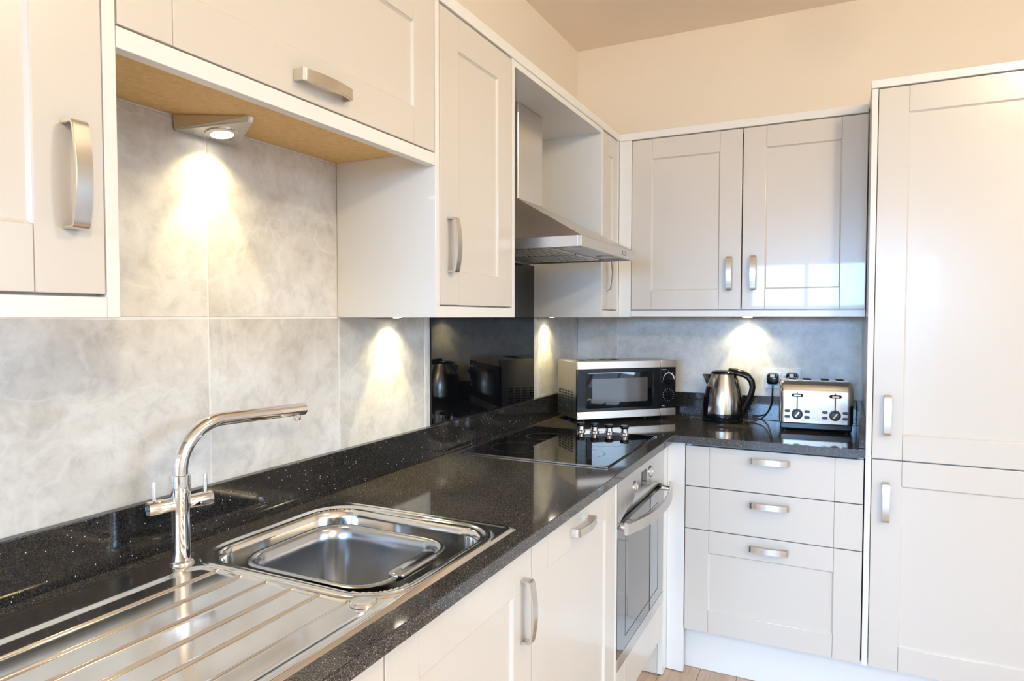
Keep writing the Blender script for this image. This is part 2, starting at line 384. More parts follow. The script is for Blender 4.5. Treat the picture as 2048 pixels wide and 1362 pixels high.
def front(parent, x0, x1, z0, z1, kind='door', handle=None, slab=False, stile=0.086, rail=0.082, m=None):
    """a five-piece front in its cabinet's frame: local x across, -y out of the cabinet"""
    m = m or CREAM; th = 0.02
    g = 0.0004
    if slab:
        d = obj(kind, B((x0+stile+g, x1-stile-g, 0.0, th-0.001, z0, z1), bev=0.0010, seg=2), m, parent, 20)
    else:
        d = obj(kind, B((x0+stile-0.004, x1-stile+0.004, 0.0065, 0.0165, z0+rail-0.004, z1-rail+0.004)), m, parent)
        for a, b in ((z0, z0+rail), (z1-rail, z1)):
            obj('rail', B((x0+stile+g, x1-stile-g, 0.0, th, a, b), bev=0.0014, seg=2), m, d, 20)
        # moulded inner lip
        bm = bmesh.new(); a0, a1, c0, c1 = x0+stile, x1-stile, z0+rail, z1-rail
        lo = [Vector((a0, 0.002, c0)), Vector((a1, 0.002, c0)), Vector((a1, 0.002, c1)), Vector((a0, 0.002, c1))]; e = 0.0045
        li = [Vector((a0+e, 0.0066, c0+e)), Vector((a1-e, 0.0066, c0+e)), Vector((a1-e, 0.0066, c1-e)), Vector((a0+e, 0.0066, c1-e))]
        lb = [v+Vector((0, 0.006, 0)) for v in lo]
        loft(bm, [lb, lo, li, [v+Vector((0, 0.004, 0)) for v in li]]); obj('bead', bm, m, d)
    for a, b in ((x0, x0+stile), (x1-stile, x1)):
        obj('stile', B((a, b, 0, th, z0, z1), bev=0.0016, seg=2), m, d, 20)
    if handle: put_handle(d, *handle)
    return d
LROT = R(90)      # left run: local x -> world +y, local -y -> world +x
def left_unit(name, label, cat, y0, xf, group=None): return thing(name, label, cat, (xf, y0, 0), LROT, group)
T = 0.018

# near wall cabinet
w = left_unit('wall_cabinet', 'cream gloss wall cabinet cut off by the left edge, big upright handle', 'cabinet', -3.045, XU)
W = Y1+3.045
obj('carcass', B((0, T, 0, 0.299, ZP1, ZT0), (T, W-T, 0.021, 0.299, ZP1, ZP1+T), (T, W-T, 0.021, 0.299, ZT0-T, ZT0), (T, W-T, 0.28, 0.299, ZP1+T, ZT0-T), bev=0.0008), PANEL_LIT, w)
obj('side_panel', B((W-T, W, 0, 0.299, ZB, ZT0), bev=0.0012, seg=2), PANEL_LIT, w, 20)
obj('pelmet', B((0, W-T, 0.0, 0.02, ZB, ZP1), bev=0.0012, seg=2), PANEL_LIT, w, 20)
front(w, T+0.001, W-T-0.0015, ZD0, ZD1, handle=(W-T-0.0015-0.0425, 1.541, True))

# bridging cabinet over the sink
w = left_unit('wall_cabinet', 'short wide cream bridging cabinet above the sink with a horizontal handle', 'cabinet', Y1+0.0005, XU)
W = YA-Y1-0.001; ZO = 1.7555
obj('carcass', B((0, T, 0.021, 0.299, ZO+0.001, ZT0), (W-T, W, 0.021, 0.299, ZO+0.001, ZT0), (T, W-T, 0.021, 0.299, ZT0-T, ZT0), (T, W-T, 0.28, 0.299, ZO+T, ZT0-T)), PANEL_LIT, w)
b = obj('base_board', B((0.0005, W-0.0005, 0.024, 0.299, ZO, ZO+T)), BOARD, w); b['label'] = 'tan bare underside board'
obj('pelmet', B((0.0005, W-0.0005, 0.0, 0.023, 1.722, 1.7505), bev=0.0012, seg=2), PANEL_LIT, w, 20)
front(w, 0.002, W-0.002, 1.7535, ZD1, handle=(W/2, 1.788, False), stile=0.083)

# narrow wall cabinet
w = left_unit('wall_cabinet', 'tall narrow cream wall cabinet left of the extractor hood', 'cabinet', YA, XU)
W = YB-YA
obj('side_panel', B((0, T, 0, 0.299, ZB, ZT0), bev=0.0012, seg=2), PANEL_LIT, w, 20)
obj('side_panel', B((W-T, W, 0, 0.299, ZB, ZT0), bev=0.0012, seg=2), PANEL_LIT, w, 20)
obj('carcass', B((T, W-T, 0.021, 0.299, ZP1, ZP1+T), (T, W-T, 0.021, 0.299, ZT0-T, ZT0), (T, W-T, 0.28, 0.299, ZP1+T, ZT0-T)), PANEL_LIT, w)
obj('pelmet', B((T+0.0005, W-T-0.0005, 0.0, 0.02, ZB, ZP1), bev=0.0012, seg=2), PANEL_LIT, w, 20)
front(w, T+0.0025, W-T-0.0015, ZD0, ZD1, handle=(T+0.0025+0.0425, 1.541, True))

# corner wall cabinet
w = left_unit('wall_cabinet', 'slim cream corner wall cabinet right of the hood, door facing across', 'cabinet', YP, XU)
W = -XU-YP
obj('side_panel', B((0, T, 0, 0.299, ZB, ZT0), bev=0.0012, seg=2), PANEL_LIT, w, 20)
obj('carcass', B((T, 0.52, 0.021, 0.299, ZP1, ZP1+T), (T, 0.52, 0.021, 0.299, ZT0-T, ZT0), (T, 0.52, 0.28, 0.299, ZP1+T, ZT0-T)), PANEL_LIT, w)
obj('pelmet', B((T+0.0005, W-0.022, 0.0, 0.02, ZB, ZP1), bev=0.0012, seg=2), PANEL_LIT, w, 20)
obj('filler_strip', B((W-0.0215, W-0.0005, 0.0, 0.02, ZB, ZT0), bev=0.0012, seg=2), PANEL_LIT, w, 20)
front(w, T+0.0015, W-0.0235, ZD0, ZD1, handle=(T+0.0425, 1.541, True), stile=0.062)
# board closing the hood recess at the top
nb = tag(obj('recess_board', B((0.001, XU, YB+0.0005, YP-0.0005, 2.0935, ZT0-0.0005), bev=0.001), PANEL_LIT), 'cream board closing the top of the hood recess under the cornice', 'panel')

# double wall cabinet on the back wall
w = thing('wall_cabinet', 'two-door cream wall cabinet above the kettle and toaster', 'cabinet', (0, -XU, 0))
XE = XT-0.002
obj('corner_filler', B((XU+0.0005, 0.3545, 0.0, 0.02, ZB, ZT0), bev=0.0012, seg=2), PANEL_LIT, w, 20)
obj('carcass', B((0.3365, 0.354, 0.021, 0.299, ZP1, ZT0), (XE-T, XE, 0.021, 0.299, ZP1, ZT0), (0.354, XE-T, 0.021, 0.299, ZP1, ZP1+T), (0.354, XE-T, 0.021, 0.299, ZT0-T, ZT0), (0.354, XE-T, 0.285, 0.299, ZP1+T, ZT0-T)), PANEL_LIT, w)
obj('pelmet', B((0.355, XE, 0.0, 0.02, ZB+0.003, ZP1), bev=0.0012, seg=2), PANEL_LIT, w, 20)
front(w, 0.3565, 0.8022, ZD0, ZD1, handle=(0.8022-0.0435, 1.539, True), stile=0.0855)
front(w, 0.8062, XE-0.0015, ZD0, ZD1, handle=(0.8062+0.0425, 1.539, True), stile=0.0855)

# cornices
tag(obj('cornice', B((0.20, XU+0.004, -3.045, -XU-0.004, ZT0, ZT1), bev=0.0025, seg=2), PANEL_LIT, smooth=20), 'cream cornice along the top of the left-hand wall cabinets', 'cornice')
tag(obj('cornice', B((0.2005, XT-0.004, -XU-0.004+0.0005, -0.20, ZT0, ZT1), bev=0.0025, seg=2), PANEL_LIT, smooth=20), 'cream cornice on top of the two-door wall cabinet', 'cornice')

# ------------------------------------------------------------------ triangular under-cabinet lamps
def under_light(label, loc, rotz):
    """local: back edge on the wall at y=0 (x from -0.08 to 0.08), nose towards -y, top at z=0"""
    t = thing('under_cabinet_light', label, 'light', loc, rotz, 'triangular lights under the wall cabinets')
    bm = bmesh.new(); g = bmesh.new()
    top = [(-0.079, -0.003, 0), (0.079, -0.003, 0), (0.006, -0.130, 0), (-0.006, -0.130, 0)]
    bot = [(-0.076, -0.003, -0.030), (0.076, -0.003, -0.030), (0.005, -0.126, -0.011), (-0.005, -0.126, -0.011)]
    a = [g.verts.new(p) for p in top]; c = [g.verts.new(p) for p in bot]
    g.faces.new(a); g.faces.new(c[::-1])
    for i in range(4): g.faces.new((a[i], c[i], c[(i+1) % 4], a[(i+1) % 4]))
    bmesh.ops.recalc_face_normals(g, faces=g.faces)
    bmesh.ops.bevel(g, geom=list(g.edges), offset=0.0018, segments=2, affect='EDGES'); merge(bm, g)
    h = obj('housing', bm, NICKEL, t, 15)
    tilt = math.atan2(0.019, 0.123); cyy = -0.046; cz = -0.030+0.019*(0.043/0.123)
    M = Matrix.Translation((0, cyy, cz)) @ Matrix.Rotation(-tilt, 4, 'X')
    bm = bmesh.new(); lathe(bm, [(0.0325, 0.002), (0.0325, -0.002), (0.031, -0.003), (0.022, -0.003), (0.0215, 0.0)], 40, M=M, cap=False); obj('bezel', bm, NICKEL, t, 40)
    bm = bmesh.new(); lathe(bm, [(0.0215, -0.0005), (0.0215, -0.0025), (0.018, -0.0035), (0.0005, -0.004)], 32, M=M); obj('lens', bm, LENS, t, 60)
    d = bpy.data.lights.new('spot', 'SPOT'); d.energy = 5.2; d.color = (1.0, 0.82, 0.34); d.spot_size = R(64); d.spot_blend = 0.3; d.shadow_soft_size = 0.008
    s = bpy.data.objects.new('spot', d); COL.objects.link(s); s.parent = t; s.location = (0, -0.040, -0.034); s.rotation_euler = (0, 0, 0)
    d = bpy.data.lights.new('spill', 'SPOT'); d.energy = 2.5; d.color = (1.0, 0.87, 0.50); d.spot_size = R(125); d.spot_blend = 0.6; d.shadow_soft_size = 0.012
    s = bpy.data.objects.new('spill', d); COL.objects.link(s); s.parent = t; s.location = (0, -0.040, -0.034)
    return t
under_light('triangular steel light under the bridging cabinet, lens glowing over the sink', (0.0, -2.133, ZO), LROT)
under_light('triangular steel light hidden under the narrow wall cabinet left of the hob', (0.0, -1.531, ZP1), LROT)
under_light('triangular steel light hidden under the slim corner wall cabinet', (0.0, -0.4067, ZP1), LROT)
under_light('triangular steel light hidden under the two-door cabinet above the kettle', (0.7977, 0.0, ZP1), 0.0)

# ------------------------------------------------------------------ extractor hood
HX, HY0, HY1, HZ0, HZ1 = 0.468, -1.210, -0.632, 1.575, 1.609
h = thing('extractor_hood', 'brushed steel chimney extractor hood above the black hob', 'hood', (0, 0, 0))
bm = bmesh.new(); t_ = 0.012
box(bm, HX-t_, HX, HY0, HY1, HZ0, HZ1, 0.001); box(bm, 0.002, HX-t_, HY0, HY0+t_, HZ0, HZ1, 0.001); box(bm, 0.002, HX-t_, HY1-t_, HY1, HZ0, HZ1, 0.001)
obj('rim', bm, STEEL, h, 20)
bm = bmesh.new(); CX, CY0, CY1, CZ = 0.17, -1.026, -0.820, 1.767
loft(bm, [[Vector(p) for p in ((0.002, HY0, HZ1), (HX, HY0, HZ1), (HX, HY1, HZ1), (0.002, HY1, HZ1))],
          [Vector(p) for p in ((0.002, CY0, CZ), (CX, CY0, CZ), (CX, CY1, CZ), (0.002, CY1, CZ))]], True, True); obj('canopy', bm, STEEL, h)
obj('chimney', B((0.002, CX, CY0, CY1, CZ+0.0005, 2.093), bev=0.0015), STEEL_V, h)
obj('underside', B((0.004, HX-t_-0.001, HY0+t_+0.001, HY1-t_-0.001, HZ0+0.010, HZ0+0.014)), STEEL, h)
for a, b in ((HY0+0.045, -0.927), (-0.915, HY1-0.045)):
    f = obj('filter', B((0.06, 0.34, a, b, HZ0+0.004, HZ0+0.0095), bev=0.001), STEEL_V, h)
    bm = bmesh.new()
    for i in range(12): box(bm, 0.075+i*0.0215, 0.085+i*0.0215, a+0.015, b-0.015, HZ0+0.002, HZ0+0.0031)
    s = obj('filter_slats', bm, STEEL, f); s['kind'] = 'stuff'
for yy in (HY0+0.12, HY1-0.12):
    bm = bmesh.new(); lathe(bm, [(0.032, 0.004), (0.032, 0.0), (0.026, -0.001), (0.0005, -0.001)], 28, (0.39, yy, HZ0+0.0065)); obj('lamp_cover', bm, WHITEPL, h, 40)
text('marking', 'AUU', 0.016, MARK, h, (HX+0.0004, -0.775, 1.5905), (R(90), 0, R(90)))
obj('letter_shade', B((HX-0.001, HX+0.0003, -0.798, -0.751, 1.583, 1.598)), mat('letter_shade_brown', (0.16, 0.13, 0.10), 0.4), h)  # flat brown patch painted as the partial shade around the letters
# black glass panel behind the hob
tag(obj('glass_splashback', B((0.0003, 0.0065, YB+0.002, YP-0.002, ZS+0.001, 1.578), bev=0.0008), BLACKGLASS), 'glossy black glass panel on the wall behind the hob', 'splashback')

# ------------------------------------------------------------------ worktop, upstands
SX0, SX1, SY0, SY1 = 0.057, 0.560, -2.785, -1.835       # sink outline
def cells(bm, xs, ys, keep, z0, z1):
    g = bmesh.new(); V = {}
    def v(i, j): 
        if (i, j) not in V: V[i, j] = g.verts.new((xs[i], ys[j], z1))
        return V[i, j]
    for i in range(len(xs)-1):
        for j in range(len(ys)-1):
            if keep(xs[i], xs[i+1], ys[j], ys[j+1]): g.faces.new((v(i, j), v(i+1, j), v(i+1, j+1), v(i, j+1)))
    bmesh.ops.dissolve_limit(g, angle_limit=0.01, verts=g.verts, edges=g.edges, delimit={'NORMAL'}) if False else None
    r = bmesh.ops.extrude_face_region(g, geom=list(g.faces))
    bmesh.ops.translate(g, vec=(0, 0, z0-z1), verts=[e for e in r['geom'] if isinstance(e, bmesh.types.BMVert)])
    bmesh.ops.recalc_face_normals(g, faces=g.faces)
    ed = [e for e in g.edges if len(e.link_faces) == 2 and e.calc_face_angle(0) > 1.0]
    bmesh.ops.bevel(g, geom=ed, offset=0.0014, segments=2, affect='EDGES'); merge(bm, g)
bm = bmesh.new()
xs = [0.0005, SX0+0.012, SX1-0.012, XC, XT-0.0005]; ys = [-3.2, SY0+0.012, SY1-0.012, YC, -0.0005]
def keep(x0, x1, y0, y1):
    if x0 >= XC-1e-6: return y0 >= YC-1e-6
    return not (x0 >= SX0+0.01 and x1 <= SX1-0.01 and y0 >= SY0+0.01 and y1 <= SY1-0.01)
cells(bm, xs, ys, keep, ZKB, ZK)
tag(obj('worktop', bm, GRANITE, smooth=20), 'polished black sparkle granite L-shaped worktop', 'worktop')
tag(obj('upstand', B((0.0005, 0.020, -3.2, -0.0005, ZK+0.0003, ZS), bev=0.0015, seg=2), GRANITE_SHADED, smooth=20), 'long black granite upstand along the left wall behind sink and hob', 'upstand')
tag(obj('upstand', B((0.0205, XT-0.0205, -0.020, -0.0005, ZK+0.0003, ZS+0.002), bev=0.0015, seg=2), GRANITE_SHADED, smooth=20), 'black granite upstand along the back wall behind the kettle', 'upstand')
tag(obj('upstand', B((XT-0.020, XT-0.0005, YC+0.03, -0.0005, ZK+0.0003, ZS+0.002), bev=0.0015, seg=2), GRANITE_SHADED, smooth=20), 'short black granite upstand against the tall cabinet beside the toaster', 'upstand')

# ------------------------------------------------------------------ sink
BX, BY, BHX, BHY, BR = 0.317, -2.066, 0.219, 0.193, 0.085      # bowl opening centre, half sizes, corner radius
def sd_rr(x, y, cx, cy, hx, hy, r):
    qx, qy = abs(x-cx)-(hx-r), abs(y-cy)-(hy-r)
    return math.hypot(max(qx, 0), max(qy, 0))+min(max(qx, qy), 0)-r
def sm(a, b, x):
    t = min(max((x-a)/(b-a), 0), 1); return t*t*(3-2*t)
RIDGES = [0.190, 0.248, 0.306, 0.364, 0.422, 0.480]
def sink_z(x, y):
    d = sd_rr(x, y, (SX0+SX1)/2, (SY0+SY1)/2, (SX1-SX0)/2, (SY1-SY0)/2, 0.02)
    z = 0.0055*sm(0, 0.007, -d)-0.0005
    z -= 0.0022*sm(0.010, 0.018, -d)
    # drainer tray, sunk a little, between the back ledge and the front rim
    dt = sd_rr(x, y, 0.338, -2.52, 0.200, 0.245, 0.03)
    z -= 0.0032*sm(0.0, 0.012, -dt)
    for k, rx in enumerate(RIDGES):
        e = -2.285-0.0*k
        if y < e+0.012:
            w_ = (1-sm(0.0009, 0.0031, abs(x-rx))) if abs(x-rx) < 0.0031 else 0
            z += 0.0032*w_*sm(e+0.012, e-0.004, y)*(1 if k < 5 else 0.3)*sm(-2.76, -2.74, y)
    return z
s = thing('sink', 'stainless steel inset sink with ridged drainer left of the bowl', 'sink', (0, 0, ZK+0.0006))
bm = bmesh.new()
xs = set(); 
for i in range(101): xs.add(round(SX0+(SX1-SX0)*i/100, 5))
for rx in RIDGES:
    for o in (-0.0031, -0.0021, -0.0011, 0, 0.0011, 0.0021, 0.0031): xs.add(round(rx+o, 5))
xs = sorted(xs); xs = [v for i, v in enumerate(xs) if i == 0 or v-xs[i-1] > 0.0006]
ys = []; y = SY0
while y < SY1-1e-6: ys.append(y); y += 0.005 if (y < -2.31 or y > -2.26) else 0.0025
ys.append(SY1)
V = [[bm.verts.new((x, y, sink_z(x, y))) for y in ys] for x in xs]
for i in range(len(xs)-1):
    for j in range(len(ys)-1):
        if sd_rr((xs[i]+xs[i+1])/2, (ys[j]+ys[j+1])/2, BX, BY, BHX, BHY, BR) > -0.008 or True and sd_rr((xs[i]+xs[i+1])/2, (ys[j]+ys[j+1])/2, BX, BY, BHX, BHY, BR) > -0.006:
            bm.faces.new((V[i][j], V[i+1][j], V[i+1][j+1], V[i][j+1]))
bmesh.ops.delete(bm, geom=[v for v in bm.verts if not v.link_faces], context='VERTS')
obj('drainer_plate', bm, SINK, s, 60)
prof = [(-0.021, 0.0010), (-0.019, 0.0040), (-0.014, 0.0062), (-0.008, 0.0066), (-0.003, 0.0052), (0.001, 0.0030), (0.006, 0.0024), (0.010, 0.0010), (0.014, -0.004), (0.017, -0.014), (0.024, -0.120), (0.030, -0.138), (0.042, -0.149), (0.060, -0.152)]
loops = [rrect(BX, BY, BHX-i, BHY-i, max(BR-i*0.8, 0.05), z, 10) for i, z in prof]
bm = bmesh.new(); loft(bm, loops, False, True); obj('bowl', bm, SINK, s, 50)
bm = bmesh.new(); lathe(bm, [(0.0215, 0.0), (0.0215, 0.004), (0.0195, 0.0058), (0.018, 0.0056), (0.004, 0.0062), (0.0005, 0.0062)], 36, (0.506, -2.272, 0.0002)); obj('drain_knob', bm, SINK, s, 40)
bm = bmesh.new(); lathe(bm, [(0.043, 0.0), (0.043, 0.003), (0.036, 0.003), (0.030, -0.002), (0.0005, -0.002)], 32, (BX, BY, -0.1515)); obj('waste', bm, CHROME, s, 40)

# loose basin standing in the sink bowl
LX, LY = 0.338, -2.107
wb_ = thing('washing_up_bowl', 'grey steel rectangular basin standing inside the sink bowl', 'basin', (LX, LY, ZK-0.1465))
hx, hy = 0.160, 0.137
prof = [(0.030, 0.0), (0.012, 0.004), (0.006, 0.014), (-0.0, 0.120), (-0.004, 0.1395), (-0.0115, 0.1435), (-0.015, 0.1485), (-0.012, 0.1505), (-0.004, 0.1500), (0.002, 0.1440), (0.004, 0.120), (0.010, 0.016), (0.016, 0.007), (0.036, 0.004)]
bm = bmesh.new(); loft(bm, [rrect(0, 0, hx-0.017-i, hy-0.017-i, max(0.055-i*0.6, 0.03), z, 8) for i, z in prof], True, True); obj('body', bm, BOWL, wb_, 50)
bm = bmesh.new(); loft(bm, [rrect(hx-0.012, 0.0, 0.016-i, 0.062-i, 0.014, z, 5) for i, z in ((0.003, 0.1405), (0.0, 0.1445), (0.0, 0.1515), (0.003, 0.1545))], True, True); obj('grip', bm, BOWL, wb_, 50)

# tap
tp = thing('mixer_tap', 'chrome swan-neck mixer tap with twin levers behind the sink drainer', 'tap', (0.107, -2.286, ZK+0.0035))
bm = bmesh.new()
lathe(bm, [(0.0215, 0), (0.0215, 0.003), (0.0195, 0.0055), (0.0165, 0.0065), (0.0160, 0.012), (0.0156, 0.020), (0.0156, 0.088), (0.0158, 0.098), (0.0175, 0.105), (0.0175, 0.145), (0.0169, 0.1455), (0.0169, 0.1465), (0.0175, 0.147), (0.0175, 0.159), (0.0155, 0.1605), (0.0132, 0.1605)], 40)
obj('body', bm, CHROME, tp, 40)
SP = R(6.0); dx, dy = math.sin(SP), math.cos(SP)
rb = 0.085; zc = 0.1645; AE = R(91)
pts = [(0, 0, 0.150), (0, 0, 0.158)]
for i in range(0, 19):
    a = AE*i/18; pts.append((dx*rb*(1-math.cos(a)), dy*rb*(1-math.cos(a)), zc+rb*math.sin(a)))
e = pts[-1]; td = Vector((dx*math.sin(AE), dy*math.sin(AE), math.cos(AE))); ln = 0.192
for i in range(1, 6): pts.append(tuple(Vector(e)+td*ln*i/5))
bm = bmesh.new(); tube(bm, pts, 0.0132, 24); obj('spout', bm, CHROME, tp, 50)
tip = Vector(pts[-1])-td*0.018
bm = bmesh.new(); lathe(bm, [(0.0085, 0.0), (0.0085, -0.012), (0.0078, -0.0135), (0.0068, -0.0135), (0.0065, -0.011), (0.0005, -0.011)], 24, tuple(tip+Vector((0, 0, -0.009)))); obj('nozzle', bm, CHROME, tp, 40)
HA = R(17); ax = Vector((math.sin(HA), math.cos(HA), 0)); zc = 0.108
for sgn in (-1, 1):
    bm = bmesh.new(); q = ax*sgn
    Mx = Matrix.Translation((0, 0, zc)) @ q.to_track_quat('Z', 'Y').to_matrix().to_4x4()
    lathe(bm, [(0.0122, 0.006), (0.0126, 0.030), (0.0121, 0.0305), (0.0121, 0.0315), (0.0130, 0.032), (0.0130, 0.0535), (0.0122, 0.055), (0.0005, 0.0552)], 32, M=Mx)
    k = obj('handle', bm, CHROME, tp, 40)
    bm = bmesh.new(); lathe(bm, [(0.0034, 0.010), (0.0034, 0.045), (0.0028, 0.0465), (0.0005, 0.0465)], 18, tuple(q*0.044+Vector((0, 0, zc)))); obj('lever', bm, CHROME, k, 40)

# ------------------------------------------------------------------ hob
hb = thing('hob', 'black glass electric hob set in the worktop below the hood', 'hob', (0, 0, ZK+0.0003))
bm = bmesh.new(); box(bm, 0.0545, 0.5525, -1.2115, -0.6385, 0.0, 0.0046, 0.0016, 2); obj('glass_top', bm, BLACKGLASS, hb, 20)
for ya, yb_ in ((-1.2155, -1.212), (-0.638, -0.6355)):
    obj('edge_trim', B((0.0525, 0.5545, ya, yb_, 0.0, 0.0050), bev=0.0008), NICKEL, hb)
for cx_, cy_, r_ in ((0.19, -1.06, 0.09), (0.42, -1.06, 0.07), (0.19, -0.83, 0.07), (0.42, -0.83, 0.09)):
    bm = bmesh.new(); lathe(bm, [(r_, 0.00462), (r_+0.0012, 0.00475), (r_+0.0024, 0.00462)], 48, (cx_, cy_, 0), cap=False); obj('ring_mark', bm, DARKGREY, hb)
for kx, ky in ((0.268, -0.668), (0.3215, -0.664), (0.378, -0.660), (0.4375, -0.656)):
    bm = bmesh.new(); lathe(bm, [(0.0175, 0.0), (0.0175, 0.0035), (0.0155, 0.005), (0.0135, 0.007), (0.0125, 0.0205), (0.0140, 0.0215), (0.0005, 0.0216)], 28, (kx, ky, 0.0047)); k = obj('knob', bm, CHROME, hb, 40)
    bm = bmesh.new(); lathe(bm, [(0.0150, 0.0), (0.0165, 0.002), (0.0165, 0.010), (0.0150, 0.0118), (0.0005, 0.012)], 28, (kx, ky, 0.0265)); obj('cap', bm, BLACKPL, k, 40)

# ------------------------------------------------------------------ base units, left run
ZL0, ZL1 = 0.161, 0.8735
w = left_unit('base_cabinet', 'cream gloss two-door sink cabinet under the drainer', 'cabinet', -2.822, XB)
W = 2.822-1.792
obj('carcass', B((0, T, 0.021, 0.55, ZL0-0.01, 0.72), (W-T, W, 0.021, 0.55, ZL0-0.01, 0.72), (T, W-T, 0.021, 0.55, ZL0-0.01, ZL0+0.008), (0, W, 0.021, 0.04, 0.72, ZKB-0.0005)), PANEL_LIT, w)
front(w, 0.001, 0.5115, ZL0, ZL1, handle=(0.044, 0.748, True))
front(w, 0.5145, W-0.001, ZL0, ZL1, handle=(W-0.001-0.0435, 0.748, True), stile=0.088)
w = left_unit('base_cabinet', 'cream gloss base cabinet with a horizontal handle at its top, beside the oven', 'cabinet', -1.791, XB)
W = 1.791-1.2015
obj('carcass', B((0, T, 0.021, 0.55, ZL0-0.01, ZKB-0.0005), (W-T, W, 0.021, 0.55, ZL0-0.01, ZKB-0.0005), (T, W-T, 0.021, 0.55, ZL0-0.01, ZL0+0.008)), PANEL_LIT, w)
front(w, 0.001, W-0.001, ZL0, ZL1, handle=(W/2, 0.833, False))
# oven housing and oven
OY0, OY1 = -1.177, -0.600
w = left_unit('oven_housing', 'cream panels framing the built-in oven, plain panel below it', 'cabinet', -1.200, XB)
obj('side_panel', B((0, 0.020, 0.0, 0.55, ZL0, ZKB-0.0005), bev=0.001), PANEL_LIT, w)
front(w, 0.0215, 0.599, ZL0, 0.2895, kind='lower_panel', slab=True)
ov = left_unit('oven', 'built-in steel and mirror-glass oven under the hob', 'oven', OY0, XB)
W = OY1-OY0
FZ = 0.748
obj('body', B((0.003, W-0.003, 0.021, 0.50, 0.30, 0.8885)), DARKGREY, ov)
bm = bmesh.new(); n = 24     # fascia with its lower edge swept up into an arc behind the handle
def fas(xx): 
    s_ = (xx/W-0.5)*2; return FZ-0.012+0.050*(1-s_*s_)
top = [Vector((W*i/n, 0.0, 0.8885)) for i in range(n+1)]; mid = [Vector((W*i/n, 0.0, fas(W*i/n))) for i in range(n+1)]; low = [Vector((W*i/n, 0.016, FZ-0.012)) for i in range(n+1)]
loft(bm, [[v+Vector((0, 0.02, 0)) for v in top], top, mid, low, [v+Vector((0, 0.01, 0)) for v in low]], closed=False); fa = obj('fascia', bm, STEEL_V, ov, 20)
dg = obj('door', B((0.001, W-0.001, 0.0, 0.02, 0.332, FZ-0.0155), bev=0.0012, seg=2), OVENGLASS, ov, 20)
obj('lower_trim', B((0.001, W-0.001, -0.001, 0.02, 0.2915, 0.3312), bev=0.001), STEEL_V, ov)
bm = bmesh.new(); box(bm, 0.085, W-0.085, -0.0004, 0.0, 0.37, 0.372); box(bm, 0.085, W-0.085, -0.0004, 0.0, 0.688, 0.690); box(bm, 0.085, 0.087, -0.0004, 0.0, 0.37, 0.69); box(bm, W-0.087, W-0.085, -0.0004, 0.0, 0.37, 0.69); obj('window_line', bm, SHADOWGAP, dg)
for kx, kz in ((0.192, 0.8145), (0.382, 0.826)):
    Mx = Matrix.Rotation(R(90), 4, 'X')
    bm = bmesh.new(); lathe(bm, [(0.0205, 0.0), (0.0205, 0.003), (0.0190, 0.004), (0.0185, 0.0005), (0.0165, 0.0005), (0.0165, 0.0028), (0.0155, 0.0036), (0.0005, 0.0038)], 32, (kx, 0, kz), M=Mx); obj('knob', bm, CHROME, ov, 40)
d_ = obj('display', B((0.268, 0.328, -0.0012, 0.004, 0.798, 0.846), bev=0.0005), BLACKGLASS, ov)
for sx_ in (0.43, 0.445):
    pass
bm = bmesh.new(); n = 24; loops = []
for i in range(n+1):
    s_ = -1+2*i/n; xx = W/2+s_*(W/2-0.004); yy = -0.020-0.042*(1-s_*s_); zt, zb = FZ+0.004, FZ-0.034
    loops.append([Vector((xx, yy, zb+0.003)), Vector((xx, yy-0.003, zb)), Vector((xx, yy-0.009, zb)), Vector((xx, yy-0.012, zb+0.004)), Vector((xx, yy-0.012, zt-0.004)), Vector((xx, yy-0.009, zt)), Vector((xx, yy-0.003, zt)), Vector((xx, yy, zt-0.003))])
loft(bm, loops, True, True); hd = obj('handle', bm, STEEL_V, ov, 35)
for xx in (0.030, W-0.030):
    bm = bmesh.new(); lathe(bm, [(0.011, 0.0), (0.010, 0.032)], 20, (xx, 0.0, FZ-0.017), M=Matrix.Rotation(R(90), 4, 'X')); obj('handle_foot', bm, CHROME, hd, 40)
# corner post between the runs
w = thing('corner_post', 'cream corner post between the oven and the drawers', 'panel', (0, 0, 0))
obj('front_board', B((XB+0.0005, 0.6395, YBK, YBK+0.02, 0.004, ZKB-0.0005), bev=0.0012, seg=2), PANEL_LIT, w, 20)
obj('side_board', B((XB-0.02, XB, -0.5985, YBK+0.02, 0.004, ZKB-0.0005), bev=0.0012, seg=2), PANEL_LIT, w, 20)
obj('return_board', B((0.497, XB-0.021, -0.5985, -0.5805, 0.004, ZL0-0.004), bev=0.001), CREAM, w)

# ------------------------------------------------------------------ drawers and tall cabinet, back run
w = thing('drawer_unit', 'cream three-drawer unit below the kettle and toaster', 'drawers', (0, YBK, 0))
X0, X1 = 0.6425, XT-0.004
obj('carcass', B((X0, X0+T, 0.021, 0.51, 0.165, ZKB-0.0005), (X1-T, X1, 0.021, 0.51, 0.165, ZKB-0.0005), (X0+T, X1-T, 0.021, 0.51, 0.165, 0.183), (X0+T, X1-T, 0.045, 0.06, 0.183, 0.885)), PANEL_LIT, w)
HC = (X0+X1)/2
front(w, X0, X1, 0.7275, 0.8795, kind='drawer', slab=True, handle=(HC, 0.845, False), stile=0.088)
front(w, X0, X1, 0.5655, 0.7245, kind='drawer', slab=True, handle=(HC, 0.684, False), stile=0.088)
front(w, X0, X1, 0.1755, 0.5625, kind='drawer', handle=(HC, 0.524, False), stile=0.087, rail=0.083)
w = thing('tall_cabinet', 'full-height cream two-door cabinet at the right edge', 'cabinet', (XT, YBK, 0))
obj('side_panel', B((0, T, 0.0, 0.538, 0.172, 2.1225), bev=0.0012, seg=2), PANEL_LIT, w, 20)
obj('side_panel', B((0.634, 0.652, 0.0, 0.538, 0.172, 2.1225), bev=0.0012, seg=2), PANEL_LIT, w, 20)
